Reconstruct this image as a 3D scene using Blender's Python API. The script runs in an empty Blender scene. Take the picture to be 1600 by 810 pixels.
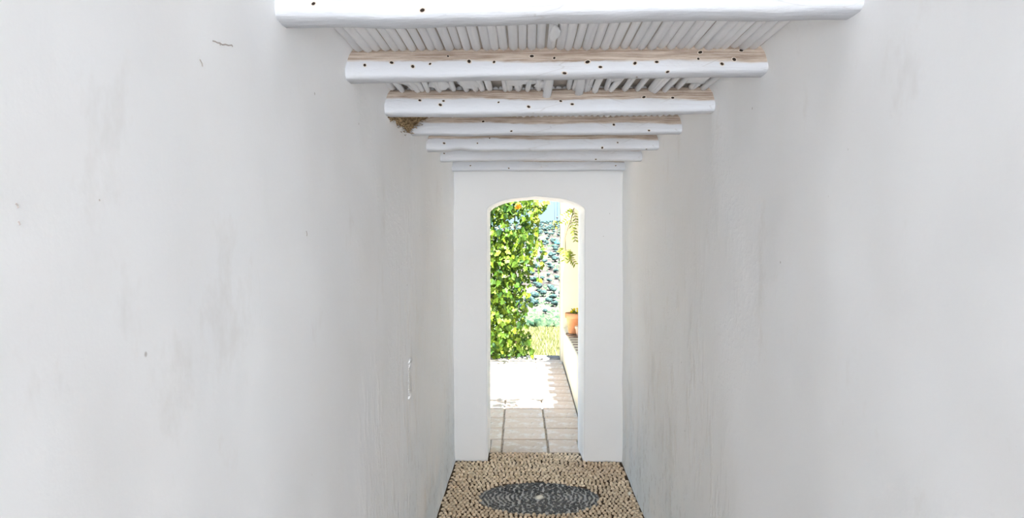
import bpy, bmesh, math, random
from mathutils import Vector, Matrix, noise

random.seed(7)
SC = bpy.context.scene
COL = SC.collection

# ------------------------------------------------------------------ camera
cam_d = bpy.data.cameras.new('camera')
cam_d.sensor_width = 36.0
cam_d.lens = 1150.0 / 1600.0 * 36.0
cam_d.clip_start = 0.02
cam_d.clip_end = 5000
cam = bpy.data.objects.new('camera', cam_d)
cam.location = (0, 0, 1.6)
cam.rotation_euler = (math.radians(90 - 1.743), 0, math.radians(1.096))
COL.objects.link(cam)
SC.camera = cam

# ------------------------------------------------------------------ sky, sun, exposure
SKY_LOW = (0.40, 0.62, 0.80, 1)
SKY_HIGH = (0.52, 0.70, 1.0, 1)
SKY_STRENGTH = 0.78
SUN_STRENGTH = 21.0
EXPOSURE = 1.28
world = bpy.data.worlds.new('sky')
SC.world = world
world.use_nodes = True
wn, wl = world.node_tree.nodes, world.node_tree.links
wn.clear()
w_out = wn.new('ShaderNodeOutputWorld')
w_bg = wn.new('ShaderNodeBackground')
w_tc = wn.new('ShaderNodeTexCoord')
w_sep = wn.new('ShaderNodeSeparateXYZ')
w_ramp = wn.new('ShaderNodeValToRGB')
w_ramp.color_ramp.elements[0].position = 0.0
w_ramp.color_ramp.elements[0].color = SKY_LOW
w_ramp.color_ramp.elements[1].position = 0.6
w_ramp.color_ramp.elements[1].color = SKY_HIGH
wl.new(w_tc.outputs['Generated'], w_sep.inputs[0])
wl.new(w_sep.outputs['Z'], w_ramp.inputs[0])
wl.new(w_ramp.outputs[0], w_bg.inputs['Color'])
w_bg.inputs['Strength'].default_value = SKY_STRENGTH
wl.new(w_bg.outputs[0], w_out.inputs[0])

sun_d = bpy.data.lights.new('sun', 'SUN')
sun_d.energy = SUN_STRENGTH
sun_d.angle = math.radians(0.55)
sun_d.color = (1.0, 0.97, 0.93)
sun = bpy.data.objects.new('sun', sun_d)
sun.rotation_euler = Vector((-0.15, 0.40, -1.0)).to_track_quat('-Z', 'Y').to_euler()
sun.location = (1.5, -4, 10)
COL.objects.link(sun)

# added fill lamp outside the passage mouth, standing in for courtyard daylight
fill_d = bpy.data.lights.new('courtyard_fill', 'AREA')
fill_d.shape = 'RECTANGLE'; fill_d.size = 1.6; fill_d.size_y = 1.8
fill_d.energy = 31; fill_d.spread = math.radians(60); fill_d.color = (0.91, 0.955, 1.0)
fill = bpy.data.objects.new('courtyard_fill', fill_d)
fill.location = (0.085, -5.6, 1.25); fill.rotation_euler = (math.radians(90), 0, 0)
COL.objects.link(fill)

SC.view_settings.view_transform = 'Standard'
SC.view_settings.look = 'None'
SC.view_settings.exposure = EXPOSURE
SC.view_settings.gamma = 1.0
SC.view_settings.use_curve_mapping = False
cy = SC.cycles
cy.use_denoising = True
cy.max_bounces = 14
cy.diffuse_bounces = 12
cy.glossy_bounces = 4
cy.transmission_bounces = 6
cy.transparent_max_bounces = 8
cy.sample_clamp_indirect = 12.0
cy.use_adaptive_sampling = True
cy.adaptive_threshold = 0.01

# ------------------------------------------------------------------ helpers
def mesh_obj(name, verts, faces, mats, parent=None, smooth=True, mat_idx=None):
    me = bpy.data.meshes.new(name)
    me.from_pydata(verts, [], faces)
    if not isinstance(mats, (list, tuple)):
        mats = [mats]
    for m in mats:
        me.materials.append(m)
    if mat_idx:
        me.polygons.foreach_set('material_index', mat_idx)
    if smooth:
        me.polygons.foreach_set('use_smooth', [True] * len(me.polygons))
    me.update()
    o = bpy.data.objects.new(name, me)
    COL.objects.link(o)
    if parent:
        o.parent = parent
    return o

def share(name, me, parent=None, loc=(0, 0, 0), rot=None, scale=None):
    o = bpy.data.objects.new(name, me)
    COL.objects.link(o)
    if parent:
        o.parent = parent
    o.location = loc
    if rot is not None:
        o.rotation_euler = rot
    if scale is not None:
        o.scale = scale
    return o

def empty(name, loc=(0, 0, 0)):
    o = bpy.data.objects.new(name, None)
    o.location = loc
    o.empty_display_size = 0.05
    COL.objects.link(o)
    return o

def tag(o, label=None, cat=None, group=None, kind=None):
    if label: o['label'] = label
    if cat: o['category'] = cat
    if group: o['group'] = group
    if kind: o['kind'] = kind
    return o

class MB:
    """collects verts, faces and a material index for one mesh"""
    def __init__(s): s.v, s.f, s.m = [], [], []
    def add(s, vs, fs, mi=0):
        b = len(s.v); s.v += [tuple(v) for v in vs]
        s.f += [tuple(i + b for i in f) for f in fs]; s.m += [mi] * len(fs)
    def box(s, x0, x1, y0, y1, z0, z1, mi=0, r=0.0):
        if r <= 0:
            vs = [(x, y, z) for x in (x0, x1) for y in (y0, y1) for z in (z0, z1)]
            fs = [(0, 1, 3, 2), (4, 6, 7, 5), (0, 4, 5, 1), (2, 3, 7, 6), (0, 2, 6, 4), (1, 5, 7, 3)]
            s.add(vs, fs, mi); return
        # chamfered box
        vs = []
        for (x, sx) in ((x0, 1), (x1, -1)):
            for (y, sy) in ((y0, 1), (y1, -1)):
                for (z, sz) in ((z0, 1), (z1, -1)):
                    vs += [(x, y + sy * r, z + sz * r), (x + sx * r, y, z + sz * r), (x + sx * r, y + sy * r, z)]
        bm = bmesh.new()
        for v in vs: bm.verts.new(v)
        bmesh.ops.convex_hull(bm, input=bm.verts)
        bm.verts.index_update()
        s.add([v.co[:] for v in bm.verts], [tuple(v.index for v in f.verts) for f in bm.faces], mi)
        bm.free()
    def tube(s, pts, rad, n=6, mi=0, cap=True):
        pts = [Vector(p) for p in pts]
        rr = rad if isinstance(rad, (list, tuple)) else [rad] * len(pts)
        vs, fs = [], []
        up = None
        for i, p in enumerate(pts):
            d = (pts[min(i + 1, len(pts) - 1)] - pts[max(i - 1, 0)]).normalized()
            if up is None:
                up = Vector((0, 0, 1)) if abs(d.z) < 0.9 else Vector((1, 0, 0))
            a = d.cross(up).normalized(); b = a.cross(d).normalized(); up = b
            for k in range(n):
                t = 2 * math.pi * k / n
                vs.append(p + (a * math.cos(t) + b * math.sin(t)) * rr[i])
        for i in range(len(pts) - 1):
            for k in range(n):
                k2 = (k + 1) % n
                fs.append((i * n + k, i * n + k2, (i + 1) * n + k2, (i + 1) * n + k))
        if cap:
            fs.append(tuple(range(n))[::-1]); fs.append(tuple((len(pts) - 1) * n + k for k in range(n)))
        s.add(vs, fs, mi)
    def lathe(s, prof, n=24, c=(0, 0, 0), mi=0):
        vs, fs = [], []
        for (r, z) in prof:
            for k in range(n):
                t = 2 * math.pi * k / n
                vs.append((c[0] + r * math.cos(t), c[1] + r * math.sin(t), c[2] + z))
        for i in range(len(prof) - 1):
            for k in range(n):
                k2 = (k + 1) % n
                fs.append((i * n + k, i * n + k2, (i + 1) * n + k2, (i + 1) * n + k))
        s.add(vs, fs, mi)
    def build(s, name, mats, parent=None, smooth=True):
        return mesh_obj(name, s.v, s.f, mats, parent, smooth, s.m)

def fbm(p, o=4):
    return noise.fractal(p, 1.0, 2.0, o)

# ------------------------------------------------------------------ materials
class NT:
    def __init__(s, name, rough=0.8, spec=0.3):
        m = bpy.data.materials.new(name); m.use_nodes = True
        s.m = m; s.n = m.node_tree.nodes; s.l = m.node_tree.links
        s.p = s.n['Principled BSDF']
        s.p.inputs['Roughness'].default_value = rough
        s.p.inputs['Specular IOR Level'].default_value = spec
        s.tc = s.n.new('ShaderNodeTexCoord')
    def mapping(s, scale=(1, 1, 1), src='Object'):
        k = s.n.new('ShaderNodeMapping'); k.inputs['Scale'].default_value = scale
        s.l.new(s.tc.outputs[src], k.inputs[0]); return k.outputs[0]
    def noise(s, scale, detail=4, rough=0.55, vec=None):
        k = s.n.new('ShaderNodeTexNoise'); k.inputs['Scale'].default_value = scale
        k.inputs['Detail'].default_value = detail; k.inputs['Roughness'].default_value = rough
        s.l.new(vec if vec is not None else s.tc.outputs['Object'], k.inputs['Vector']); return k.outputs['Fac']
    def voronoi(s, scale, vec=None, out='Distance', feature='F1'):
        k = s.n.new('ShaderNodeTexVoronoi'); k.inputs['Scale'].default_value = scale; k.feature = feature
        s.l.new(vec if vec is not None else s.tc.outputs['Object'], k.inputs['Vector']); return k.outputs[out]
    def ramp(s, fac, a, b, ca=(0, 0, 0, 1), cb=(1, 1, 1, 1)):
        k = s.n.new('ShaderNodeValToRGB'); e = k.color_ramp.elements
        e[0].position = a; e[0].color = ca; e[1].position = b; e[1].color = cb
        s.l.new(fac, k.inputs[0]); return k.outputs[0]
    def mix(s, fac, a, b, mode='MIX'):
        k = s.n.new('ShaderNodeMix'); k.data_type = 'RGBA'; k.blend_type = mode
        for inp, v in ((k.inputs[0], fac), (k.inputs[6], a), (k.inputs[7], b)):
            if hasattr(v, 'is_output'): s.l.new(v, inp)
            elif isinstance(v, (int, float)): inp.default_value = v
            else: inp.default_value = (v[0], v[1], v[2], 1)
        return k.outputs[2]
    def math(s, op, a, b=None):
        k = s.n.new('ShaderNodeMath'); k.operation = op
        for i, v in enumerate((a, b)):
            if v is None: continue
            if hasattr(v, 'is_output'): s.l.new(v, k.inputs[i])
            else: k.inputs[i].default_value = v
        return k.outputs[0]
    def axis(s, ax):
        k = s.n.new('ShaderNodeSeparateXYZ'); s.l.new(s.tc.outputs['Object'], k.inputs[0]); return k.outputs[ax]
    def rand(s):
        return s.n.new('ShaderNodeObjectInfo').outputs['Random']
    def island(s):
        return s.n.new('ShaderNodeNewGeometry').outputs['Random Per Island']
    def color(s, c):
        if hasattr(c, 'is_output'): s.l.new(c, s.p.inputs['Base Color'])
        else: s.p.inputs['Base Color'].default_value = (c[0], c[1], c[2], 1)
    def bump(s, h, strength=0.3, dist=0.01, prev=None):
        k = s.n.new('ShaderNodeBump'); k.inputs['Strength'].default_value = strength
        k.inputs['Distance'].default_value = dist; s.l.new(h, k.inputs['Height'])
        if prev is not None: s.l.new(prev, k.inputs['Normal'])
        s.l.new(k.outputs[0], s.p.inputs['Normal']); return k.outputs[0]

def plaster(name, base=(0.95, 0.955, 0.96), tint=(0.925, 0.918, 0.91), streaks=False, side=None):
    t = NT(name, 0.85, 0.2)
    big = t.ramp(t.noise(1.4, 6, 0.62), 0.45, 0.72)
    c = t.mix(t.math('MULTIPLY', big, 0.9), base, tint)
    sm = t.ramp(t.noise(5.0, 5, 0.7, t.mapping((1, 1, 0.6))), 0.60, 0.74)
    c = t.mix(t.math('MULTIPLY', sm, 0.40), c, (0.78, 0.76, 0.73))
    # tiny pits
    vv = t.voronoi(7.0)
    pit = t.ramp(vv, 0.018, 0.034, (1, 1, 1, 1), (0, 0, 0, 1))
    c = t.mix(t.math('MULTIPLY', pit, 0.6), c, (0.34, 0.30, 0.27))
    h = t.noise(9.0, 6, 0.6)
    n = t.bump(h, 0.14, 0.012)
    if streaks:
        v = t.mapping((20, 20, 6.0))
        st = t.noise(1.0, 5, 0.62, v)
        low = t.ramp(t.axis('Z'), 0.2, 1.0, (1, 1, 1, 1), (0, 0, 0, 1))     # lower half of the wall
        kk = t.n.new('ShaderNodeMapRange'); kk.inputs[1].default_value = 1.9; kk.inputs[2].default_value = 0.7
        t.l.new(t.axis('Z'), kk.inputs[0])
        k2 = t.n.new('ShaderNodeMapRange'); k2.inputs[1].default_value = 2.0; k2.inputs[2].default_value = 3.2
        t.l.new(t.axis('Y'), k2.inputs[0])
        msk = t.math('MULTIPLY', t.math('MULTIPLY', kk.outputs[0], k2.outputs[0]), t.ramp(t.noise(2.6, 4, 0.6, t.mapping((1, 1, 0.45))), 0.46, 0.60))
        n = t.bump(t.math('MULTIPLY', t.ramp(st, 0.50, 0.60), msk), 0.8, 0.010, n)
        c = t.mix(t.math('MULTIPLY', t.math('MULTIPLY', t.ramp(st, 0.50, 0.58), msk), 0.45), c, (0.88, 0.85, 0.80))
        fine = t.noise(46, 4, 0.6)
        n = t.bump(t.math('MULTIPLY', t.math('MULTIPLY', t.ramp(fine, 0.5, 0.66), k2.outputs[0]), t.ramp(t.noise(1.9, 3), 0.50, 0.60)), 0.5, 0.004, n)
        # limewash gone bluish near the foot
        k3 = t.n.new('ShaderNodeMapRange'); k3.inputs[1].default_value = 0.75; k3.inputs[2].default_value = 0.15
        t.l.new(t.axis('Z'), k3.inputs[0])
        bl = t.math('MULTIPLY', t.math('MULTIPLY', k3.outputs[0], t.ramp(t.noise(1.3, 3), 0.36, 0.52)), k2.outputs[0])
        c = t.mix(t.math('MULTIPLY', bl, 0.8), c, (0.82, 0.89, 0.94))
        fl = t.math('MULTIPLY', t.ramp(t.noise(30, 5, 0.7, t.mapping((1, 1, 0.6))), 0.56, 0.62), bl)
        c = t.mix(t.math('MULTIPLY', fl, 0.45), c, (0.46, 0.46, 0.46))
    t.color(c)
    return t.m

M = {}
M['plaster'] = plaster('whitewashed plaster')
M['plaster_side'] = plaster('streaked whitewashed plaster', streaks=True)
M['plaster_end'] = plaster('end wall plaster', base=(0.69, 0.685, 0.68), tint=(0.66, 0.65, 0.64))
M['cream'] = plaster('cream outside plaster', base=(0.74, 0.68, 0.52), tint=(0.70, 0.63, 0.48))
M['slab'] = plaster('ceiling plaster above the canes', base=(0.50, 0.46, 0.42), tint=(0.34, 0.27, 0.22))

# beam: whitewash over bare wood at the top
t = NT('whitewashed beam with bare wood', 0.75, 0.25)
z = t.axis('Z')
g = t.noise(7, 6, 0.65, t.mapping((0.35, 1, 1)))
zz = t.math('ADD', z, t.math('MULTIPLY', t.math('SUBTRACT', g, 0.5), 0.045))
bare = t.ramp(zz, 0.499, 0.501)
kk = t.n.new('ShaderNodeMapRange'); kk.inputs[1].default_value = -0.014; kk.inputs[2].default_value = -0.007
oi = t.n.new('ShaderNodeObjectInfo'); sx = t.n.new('ShaderNodeSeparateColor'); t.l.new(oi.outputs['Color'], sx.inputs[0])
t.l.new(t.math('SUBTRACT', zz, t.math('MULTIPLY', sx.outputs[0], 0.1)), kk.inputs[0])
gr = t.noise(1.0, 6, 0.7, t.mapping((6, 90, 140)))
wood = t.mix(t.ramp(gr, 0.38, 0.62), (0.30, 0.21, 0.15), (0.62, 0.52, 0.43))
white = t.mix(t.math('MULTIPLY', t.ramp(t.noise(4, 5, 0.6), 0.5, 0.75), 0.5), (0.62, 0.632, 0.665), (0.57, 0.56, 0.56))
c = t.mix(t.math('MULTIPLY', kk.outputs[0], 0.92), white, wood)
crk = t.ramp(t.voronoi(1.0, t.mapping((5, 38, 38)), 'Distance', 'DISTANCE_TO_EDGE'), 0.0, 0.02, (1, 1, 1, 1), (0, 0, 0, 1))
crk = t.math('MULTIPLY', crk, t.ramp(t.noise(3.1, 3), 0.52, 0.62))
c = t.mix(t.math('MULTIPLY', crk, 0.3), c, (0.30, 0.24, 0.20))
t.color(c)
n = t.bump(gr, 0.5, 0.004)
n = t.bump(t.noise(16, 5, 0.6, t.mapping((0.4, 1, 1))), 0.6, 0.010, n)
t.bump(t.noise(70, 4, 0.6, t.mapping((0.6, 1, 1))), 0.35, 0.003, n)
M['beam'] = t.m

t = NT('dark nail hole', 0.9, 0.1); t.color((0.035, 0.025, 0.02)); M['hole'] = t.m
t = NT('chipped rim', 0.8, 0.2); t.color((0.62, 0.54, 0.46)); M['rim'] = t.m

t = NT('crack', 0.9, 0.1); t.color((0.45, 0.40, 0.37)); M['crack'] = t.m
t = NT('whitewashed cane', 0.75, 0.25)
c = t.mix(t.ramp(t.rand(), 0.0, 1.0), (0.84, 0.845, 0.865), (0.95, 0.95, 0.96))
st = t.ramp(t.noise(2.2, 5, 0.7), 0.60, 0.72)
c = t.mix(t.math('MULTIPLY', st, 0.35), c, (0.56, 0.48, 0.42))
t.color(c); t.bump(t.noise(60, 4, 0.6), 0.8, 0.003)
M['cane'] = t.m
t = NT('dry straw and earth', 0.95, 0.1)
c = t.mix(t.ramp(t.noise(70, 5, 0.7), 0.4, 0.62), (0.12, 0.07, 0.035), (0.72, 0.52, 0.30))
t.color(c); t.bump(t.noise(60, 5, 0.7), 1.0, 0.01)
M['straw'] = t.m

def pebble_mat(name, a, b, spec=0.35, rough=0.55):
    t = NT(name, rough, spec)
    c = t.mix(t.island(), a, b)
    c = t.mix(t.math('MULTIPLY', t.ramp(t.rand(), 0, 1), 0.5), c, tuple(0.8 * x for x in a))
    c = t.mix(t.math('MULTIPLY', t.ramp(t.noise(2.3, 3), 0.4, 0.7), 0.45), c, (0.50, 0.30, 0.18) if a[0] > 0.3 else a)
    t.color(c); return t.m
M['tan'] = pebble_mat('tan pebble', (0.62, 0.49, 0.33), (0.95, 0.80, 0.60))
M['dark'] = pebble_mat('dark pebble', (0.045, 0.045, 0.047), (0.24, 0.235, 0.225))
t = NT('pale stone', 0.5, 0.4); t.color((0.72, 0.68, 0.58)); M['pale'] = t.m

t = NT('pebble mortar', 0.95, 0.1)
# pale cement inside the round mosaic, brown mortar outside, darkened for shade in the pebble gaps
k = t.n.new('ShaderNodeVectorMath'); k.operation = 'DISTANCE'
t.l.new(t.mapping((1, 1.33, 0)), k.inputs[0]); k.inputs[1].default_value = (0.082, 4.468 * 1.33, 0)
rr = t.math('ADD', k.outputs['Value'], t.math('MULTIPLY', t.noise(14, 3), 0.05))
c = t.mix(t.ramp(rr, 0.375, 0.405), (0.60, 0.59, 0.56), (0.10, 0.065, 0.04))
t.color(c); t.bump(t.noise(90, 4), 0.5, 0.004)
M['mortar'] = t.m

t = NT('terrace tile', 0.5, 0.45)
c = t.mix(t.ramp(t.rand(), 0, 1), (0.58, 0.46, 0.365), (0.68, 0.555, 0.455))
wr = t.ramp(t.noise(9, 6, 0.7, t.mapping((1, 1, 1), 'Object')), 0.5, 0.62)
c = t.mix(t.math('MULTIPLY', wr, 0.7), c, (0.72, 0.67, 0.64))
c = t.mix(t.math('MULTIPLY', t.ramp(t.noise(22, 5, 0.7), 0.60, 0.66), 0.6), c, (0.20, 0.155, 0.13))
t.color(c); t.l.new(t.ramp(wr, 0, 1, (0.55, 0.55, 0.55, 1), (0.28, 0.28, 0.28, 1)), t.p.inputs['Roughness'])
t.bump(t.noise(26, 5, 0.65), 0.5, 0.005)
M['tile'] = t.m
t = NT('terrace grout', 0.95, 0.1)
t.color(t.mix(t.ramp(t.noise(20, 4), 0.4, 0.6), (0.27, 0.22, 0.17), (0.40, 0.33, 0.26)))
M['grout'] = t.m
t = NT('grey kerb', 0.9, 0.2); t.color(t.mix(t.ramp(t.noise(12, 4), 0.4, 0.6), (0.20, 0.195, 0.19), (0.30, 0.29, 0.28))); M['kerb'] = t.m
t = NT('ledge brick', 0.85, 0.2)
t.color(t.mix(t.ramp(t.noise(15, 4), 0.4, 0.6), (0.20, 0.145, 0.12), (0.31, 0.23, 0.19))); M['brick'] = t.m
t = NT('terracotta', 0.8, 0.25)
t.color(t.mix(t.ramp(t.noise(10, 4), 0.4, 0.65), (0.52, 0.225, 0.10), (0.62, 0.32, 0.17))); M['terracotta'] = t.m
t = NT('pale clay', 0.85, 0.2); t.color((0.70, 0.50, 0.38)); M['clay'] = t.m
t = NT('soil', 0.95, 0.1); t.color((0.08, 0.05, 0.035)); M['soil'] = t.m
t = NT('brown cord', 0.8, 0.2); t.color((0.13, 0.08, 0.05)); M['cord'] = t.m
t = NT('dark wire', 0.6, 0.3); t.color((0.06, 0.055, 0.06)); M['wire'] = t.m
t = NT('teal glaze', 0.25, 0.5); t.color((0.04, 0.17, 0.22)); M['teal'] = t.m
t = NT('weathered timber', 0.85, 0.2)
t.color(t.mix(t.ramp(t.noise(1, 5, 0.6, t.mapping((4, 60, 60))), 0.4, 0.6), (0.20, 0.13, 0.09), (0.36, 0.27, 0.20))); M['timber'] = t.m
t = NT('bark', 0.95, 0.1)
t.color(t.mix(t.ramp(t.noise(30, 5, 0.6), 0.4, 0.6), (0.10, 0.065, 0.04), (0.22, 0.16, 0.10))); t.bump(t.noise(50, 5), 0.8, 0.004); M['bark'] = t.m
t = NT('green twig', 0.8, 0.2); t.color((0.14, 0.11, 0.05)); M['twig'] = t.m
t = NT('orange bloom', 0.7, 0.2); t.color((0.60, 0.25, 0.02)); M['orange'] = t.m
t = NT('yellow bloom', 0.7, 0.2); t.color((0.62, 0.48, 0.01)); M['yellow'] = t.m
t = NT('roof tile', 0.85, 0.2); t.color((0.45, 0.24, 0.15)); M['rooftile'] = t.m

def leaf_mat(name, a, b, island=False, trans=0.35):
    t = NT(name, 0.55, 0.35)
    r = t.island() if island else t.rand()
    k = t.n.new('ShaderNodeValToRGB'); e = k.color_ramp.elements
    e[0].position = 0.1; e[0].color = (*a, 1); e[1].position = 0.9; e[1].color = (*b, 1)
    t.l.new(r, k.inputs[0]); c = k.outputs[0]
    t.color(c)
    tr = t.n.new('ShaderNodeBsdfTranslucent'); t.l.new(c, tr.inputs['Color'])
    mx = t.n.new('ShaderNodeMixShader'); mx.inputs[0].default_value = trans
    t.l.new(t.p.outputs[0], mx.inputs[1]); t.l.new(tr.outputs[0], mx.inputs[2])
    t.l.new(mx.outputs[0], t.n['Material Output'].inputs['Surface'])
    return t.m
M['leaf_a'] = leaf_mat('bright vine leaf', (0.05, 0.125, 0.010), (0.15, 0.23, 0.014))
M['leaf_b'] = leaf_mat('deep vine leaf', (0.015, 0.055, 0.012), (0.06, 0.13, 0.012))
M['leaf_s'] = leaf_mat('vine foliage', (0.02, 0.062, 0.006), (0.14, 0.22, 0.012), True)
M['leaf_y'] = leaf_mat('pale sprig leaf', (0.13, 0.18, 0.015), (0.27, 0.31, 0.04))
M['grass'] = leaf_mat('dry meadow grass', (0.09, 0.115, 0.03), (0.30, 0.29, 0.13), True, 0.2)
t = NT('hazy olive crown', 0.9, 0.1)
c = t.mix(t.ramp(t.noise(0.9, 4, 0.7), 0.38, 0.62), (0.012, 0.035, 0.038), (0.075, 0.125, 0.115))  # glaucous blue-green, with the bluish haze of distance mixed into the colour
t.color(c); t.bump(t.noise(2.2, 5, 0.7), 1.0, 0.5); M['olive'] = t.m
t = NT('scrub', 0.9, 0.1)
c = t.mix(t.ramp(t.noise(0.35, 5, 0.8), 0.42, 0.58), (0.014, 0.038, 0.022), (0.080, 0.115, 0.060))
t.color(c); M['scrub'] = t.m

t = NT('hillside earth', 0.95, 0.05)
y = t.axis('Y')
far = t.mix(t.ramp(t.noise(0.05, 6, 0.7), 0.42, 0.58), (0.050, 0.043, 0.040), (0.115, 0.10, 0.093))
strk = t.ramp(t.noise(1, 5, 0.7, t.mapping((0.02, 0.12, 0.3))), 0.55, 0.62)
far = t.mix(t.math('MULTIPLY', strk, 0.6), far, (0.022, 0.028, 0.028))
spk = t.ramp(t.noise(0.45, 4, 0.8), 0.57, 0.63)
far = t.mix(t.math('MULTIPLY', spk, 0.65), far, (0.018, 0.032, 0.028))
near = t.mix(t.ramp(t.noise(2.5, 6, 0.75), 0.42, 0.62), (0.10, 0.11, 0.045), (0.21, 0.20, 0.11))
k = t.n.new('ShaderNodeMapRange'); k.inputs[1].default_value = 70; k.inputs[2].default_value = 120; t.l.new(y, k.inputs[0])
t.color(t.mix(k.outputs[0], near, far))
M['hill'] = t.m
t = NT('courtyard paving', 0.9, 0.2)
t.color(t.mix(t.ramp(t.noise(3, 4), 0.4, 0.6), (0.54, 0.555, 0.57), (0.60, 0.615, 0.63))); M['court'] = t.m

cM = cam.rotation_euler.to_matrix()
def pray(px, py):
    return cM @ Vector(((px - 800) / 1150, -(py - 405) / 1150, -1.0))

# ------------------------------------------------------------------ corridor shell
XL, XR = -0.512, 0.682
Y0, YE, YB = -4.2, 5.19, 5.57
CANE_Y = -0.45
ZT = 2.152

def side_wall(name, sgn):
    x0 = XL if sgn < 0 else XR
    ny, nz = 190, 60
    vs, fs = [], []
    for j in range(nz + 1):
        z = ZT * j / nz
        for i in range(ny + 1):
            y = Y0 + (YE + 0.1 - Y0) * i / ny
            inn = 0.0
            if z > 2.09: inn += 0.03 * ((z - 2.09) / 0.06) ** 1.3
            if z < 0.05: inn += 0.006 * (1 - z / 0.05)
            p = Vector((x0 * 3, y, z))
            inn += 0.010 * noise.noise(p * 1.3) + 0.004 * noise.noise(p * 4.1) + 0.0012 * noise.noise(p * 13)
            vs.append((x0 - sgn * inn, y, z))
    for j in range(nz):
        for i in range(ny):
            a = j * (ny + 1) + i
            q = (a, a + 1, a + ny + 2, a + ny + 1)
            fs.append(q if sgn > 0 else q[::-1])
    mb = MB(); mb.add(vs, fs)
    # thick masonry behind the plaster skin
    xa, xb = (x0 - 0.40, x0 - 0.03) if sgn < 0 else (x0 + 0.03, x0 + 0.40)
    mb.box(xa, xb, Y0, YE + 0.02, -0.05, 2.30)
    xs = sorted((x0 + sgn * 0.05, x0 - sgn * 0.002))
    mb.box(xs[0], xs[1], Y0 - 0.01, Y0 + 0.004, 0, ZT)
    o = mb.build(name, M['plaster_side'])
    o['kind'] = 'structure'
    return o
wl_ = side_wall('wall_left', -1)
wr_ = side_wall('wall_right', 1)

# relief marks on the left wall
mb = MB()
yy0, yyz = 3.19, 0
mb.tube([(XL + .004, 3.17, 1.052), (XL + .005, 3.215, 1.066)], 0.0035, 5)
mb.tube([(XL + .004, 3.165, 1.03), (XL + .005, 3.215, 1.05)], 0.003, 5)
for k in range(15):
    zc = 0.905 + 0.0098 * k
    mb.tube([(XL + .003, 3.163, zc), (XL + .004, 3.178, zc + .003)], 0.0022, 5)
mb.tube([(XL + .003, 3.165, 0.895), (XL + .004, 3.225, 0.925)], 0.0035, 5)
mb.tube([(XL + .003, 3.20, 0.895), (XL + .004, 3.235, 0.915)], 0.003, 5)
o = mb.build('plaster_mark', M['plaster_side'], wl_)
o['label'] = 'small bracket-shaped raised plaster mark'

from mathutils.bvhtree import BVHTree
bm = bmesh.new(); bm.from_mesh(wl_.data); wall_bvh = BVHTree.FromBMesh(bm); bm.free()
for pts_, lab in (([(332, 64), (336, 65), (340, 67), (344, 67.5), (347, 70), (352, 69.5), (357, 71), (362, 70.5), (363, 73)], 'hairline crack high on the wall'),
                  ([(343, 67), (344, 71)], None), ([(312, 93), (315, 99), (316, 104)], None), ([(24, 318), (27, 321), (28, 325)], None), ([(28, 346), (30, 349), (30.5, 352)], None),
                  ([(478.5, 361), (479.5, 366), (479, 369)], None), ([(154.5, 312), (155.5, 314)], None)):
    mb = MB(); P = []
    for a, b in pts_:
        h_ = wall_bvh.ray_cast(Vector((0, 0, 1.6)), pray(a, b).normalized())[0]
        P.append(Vector((h_.x + .0002, h_.y, h_.z)))
    mb.tube(P, .0011, 4)
    o = mb.build('crack', M['crack'], wl_, smooth=False)
    if lab: o['label'] = lab
# end wall with the low arched opening
def opening(y, grow=0.0, n=11):
    """closed-at-floor outline of the arch, left foot to right foot"""
    x0, x1 = -0.272 - grow, 0.408 + grow
    tk = (y - YE) / (YB - YE)
    x1 -= 0.013 * tk
    zs, za = 1.800, 1.881 + grow
    cx = (x0 + x1) / 2; w = (x1 - x0) / 2
    pts = [(x0, z) for z in (0, .3, .6, .9, 1.2, 1.5, 1.7)]
    # rounded corner then a flat segmental arch
    m = 26
    for i in range(m + 1):
        a = math.pi * (1 - i / m)
        ca, sa = math.cos(a), math.sin(a)
        px = cx + w * math.copysign(abs(ca) ** 0.32, ca) if abs(ca) > 1e-6 else cx
        u = (px - cx) / w
        top = za - 0.066 * u * u            # segmental crown
        e = abs(sa) ** 0.55
        pz = (zs - 0.03) + (top - (zs - 0.03)) * min(1.0, e * 1.02 if e < .98 else 1.0)
        pts.append((px, pz))
    pts += [(x1, z) for z in (1.7, 1.5, 1.2, .9, .6, .3, 0)]
    return [(p[0] + 0.0025 * noise.noise(Vector((p[0] * 9, y, p[1] * 6))), y, p[1]) for p in pts]

def outer(y, x0=-2.1, x1=1.2, zt=2.62):
    src = opening(YE)
    res = []
    cx, cz = 0.068, 0.0
    n = len(src)
    # walk the rectangle in step with the outline
    L = [zt, x1 - x0, zt]; tot = sum(L)
    frac = []
    s = 0; prev = None
    for p in src:
        if prev: s += math.dist((p[0], p[2]), prev)
        prev = (p[0], p[2]); frac.append(s)
    for f in frac:
        d = f / s
        # map foot->foot: side part, top part, side part
        sl = 1.8 / s
        if d < sl: res.append((x0, y, zt * d / sl))
        elif d > 1 - sl: res.append((x1, y, zt * (1 - d) / sl))
        else:
            q = (d - sl) / (1 - 2 * sl)
            res.append((x0 + (x1 - x0) * q, y, zt))
    return res

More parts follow.
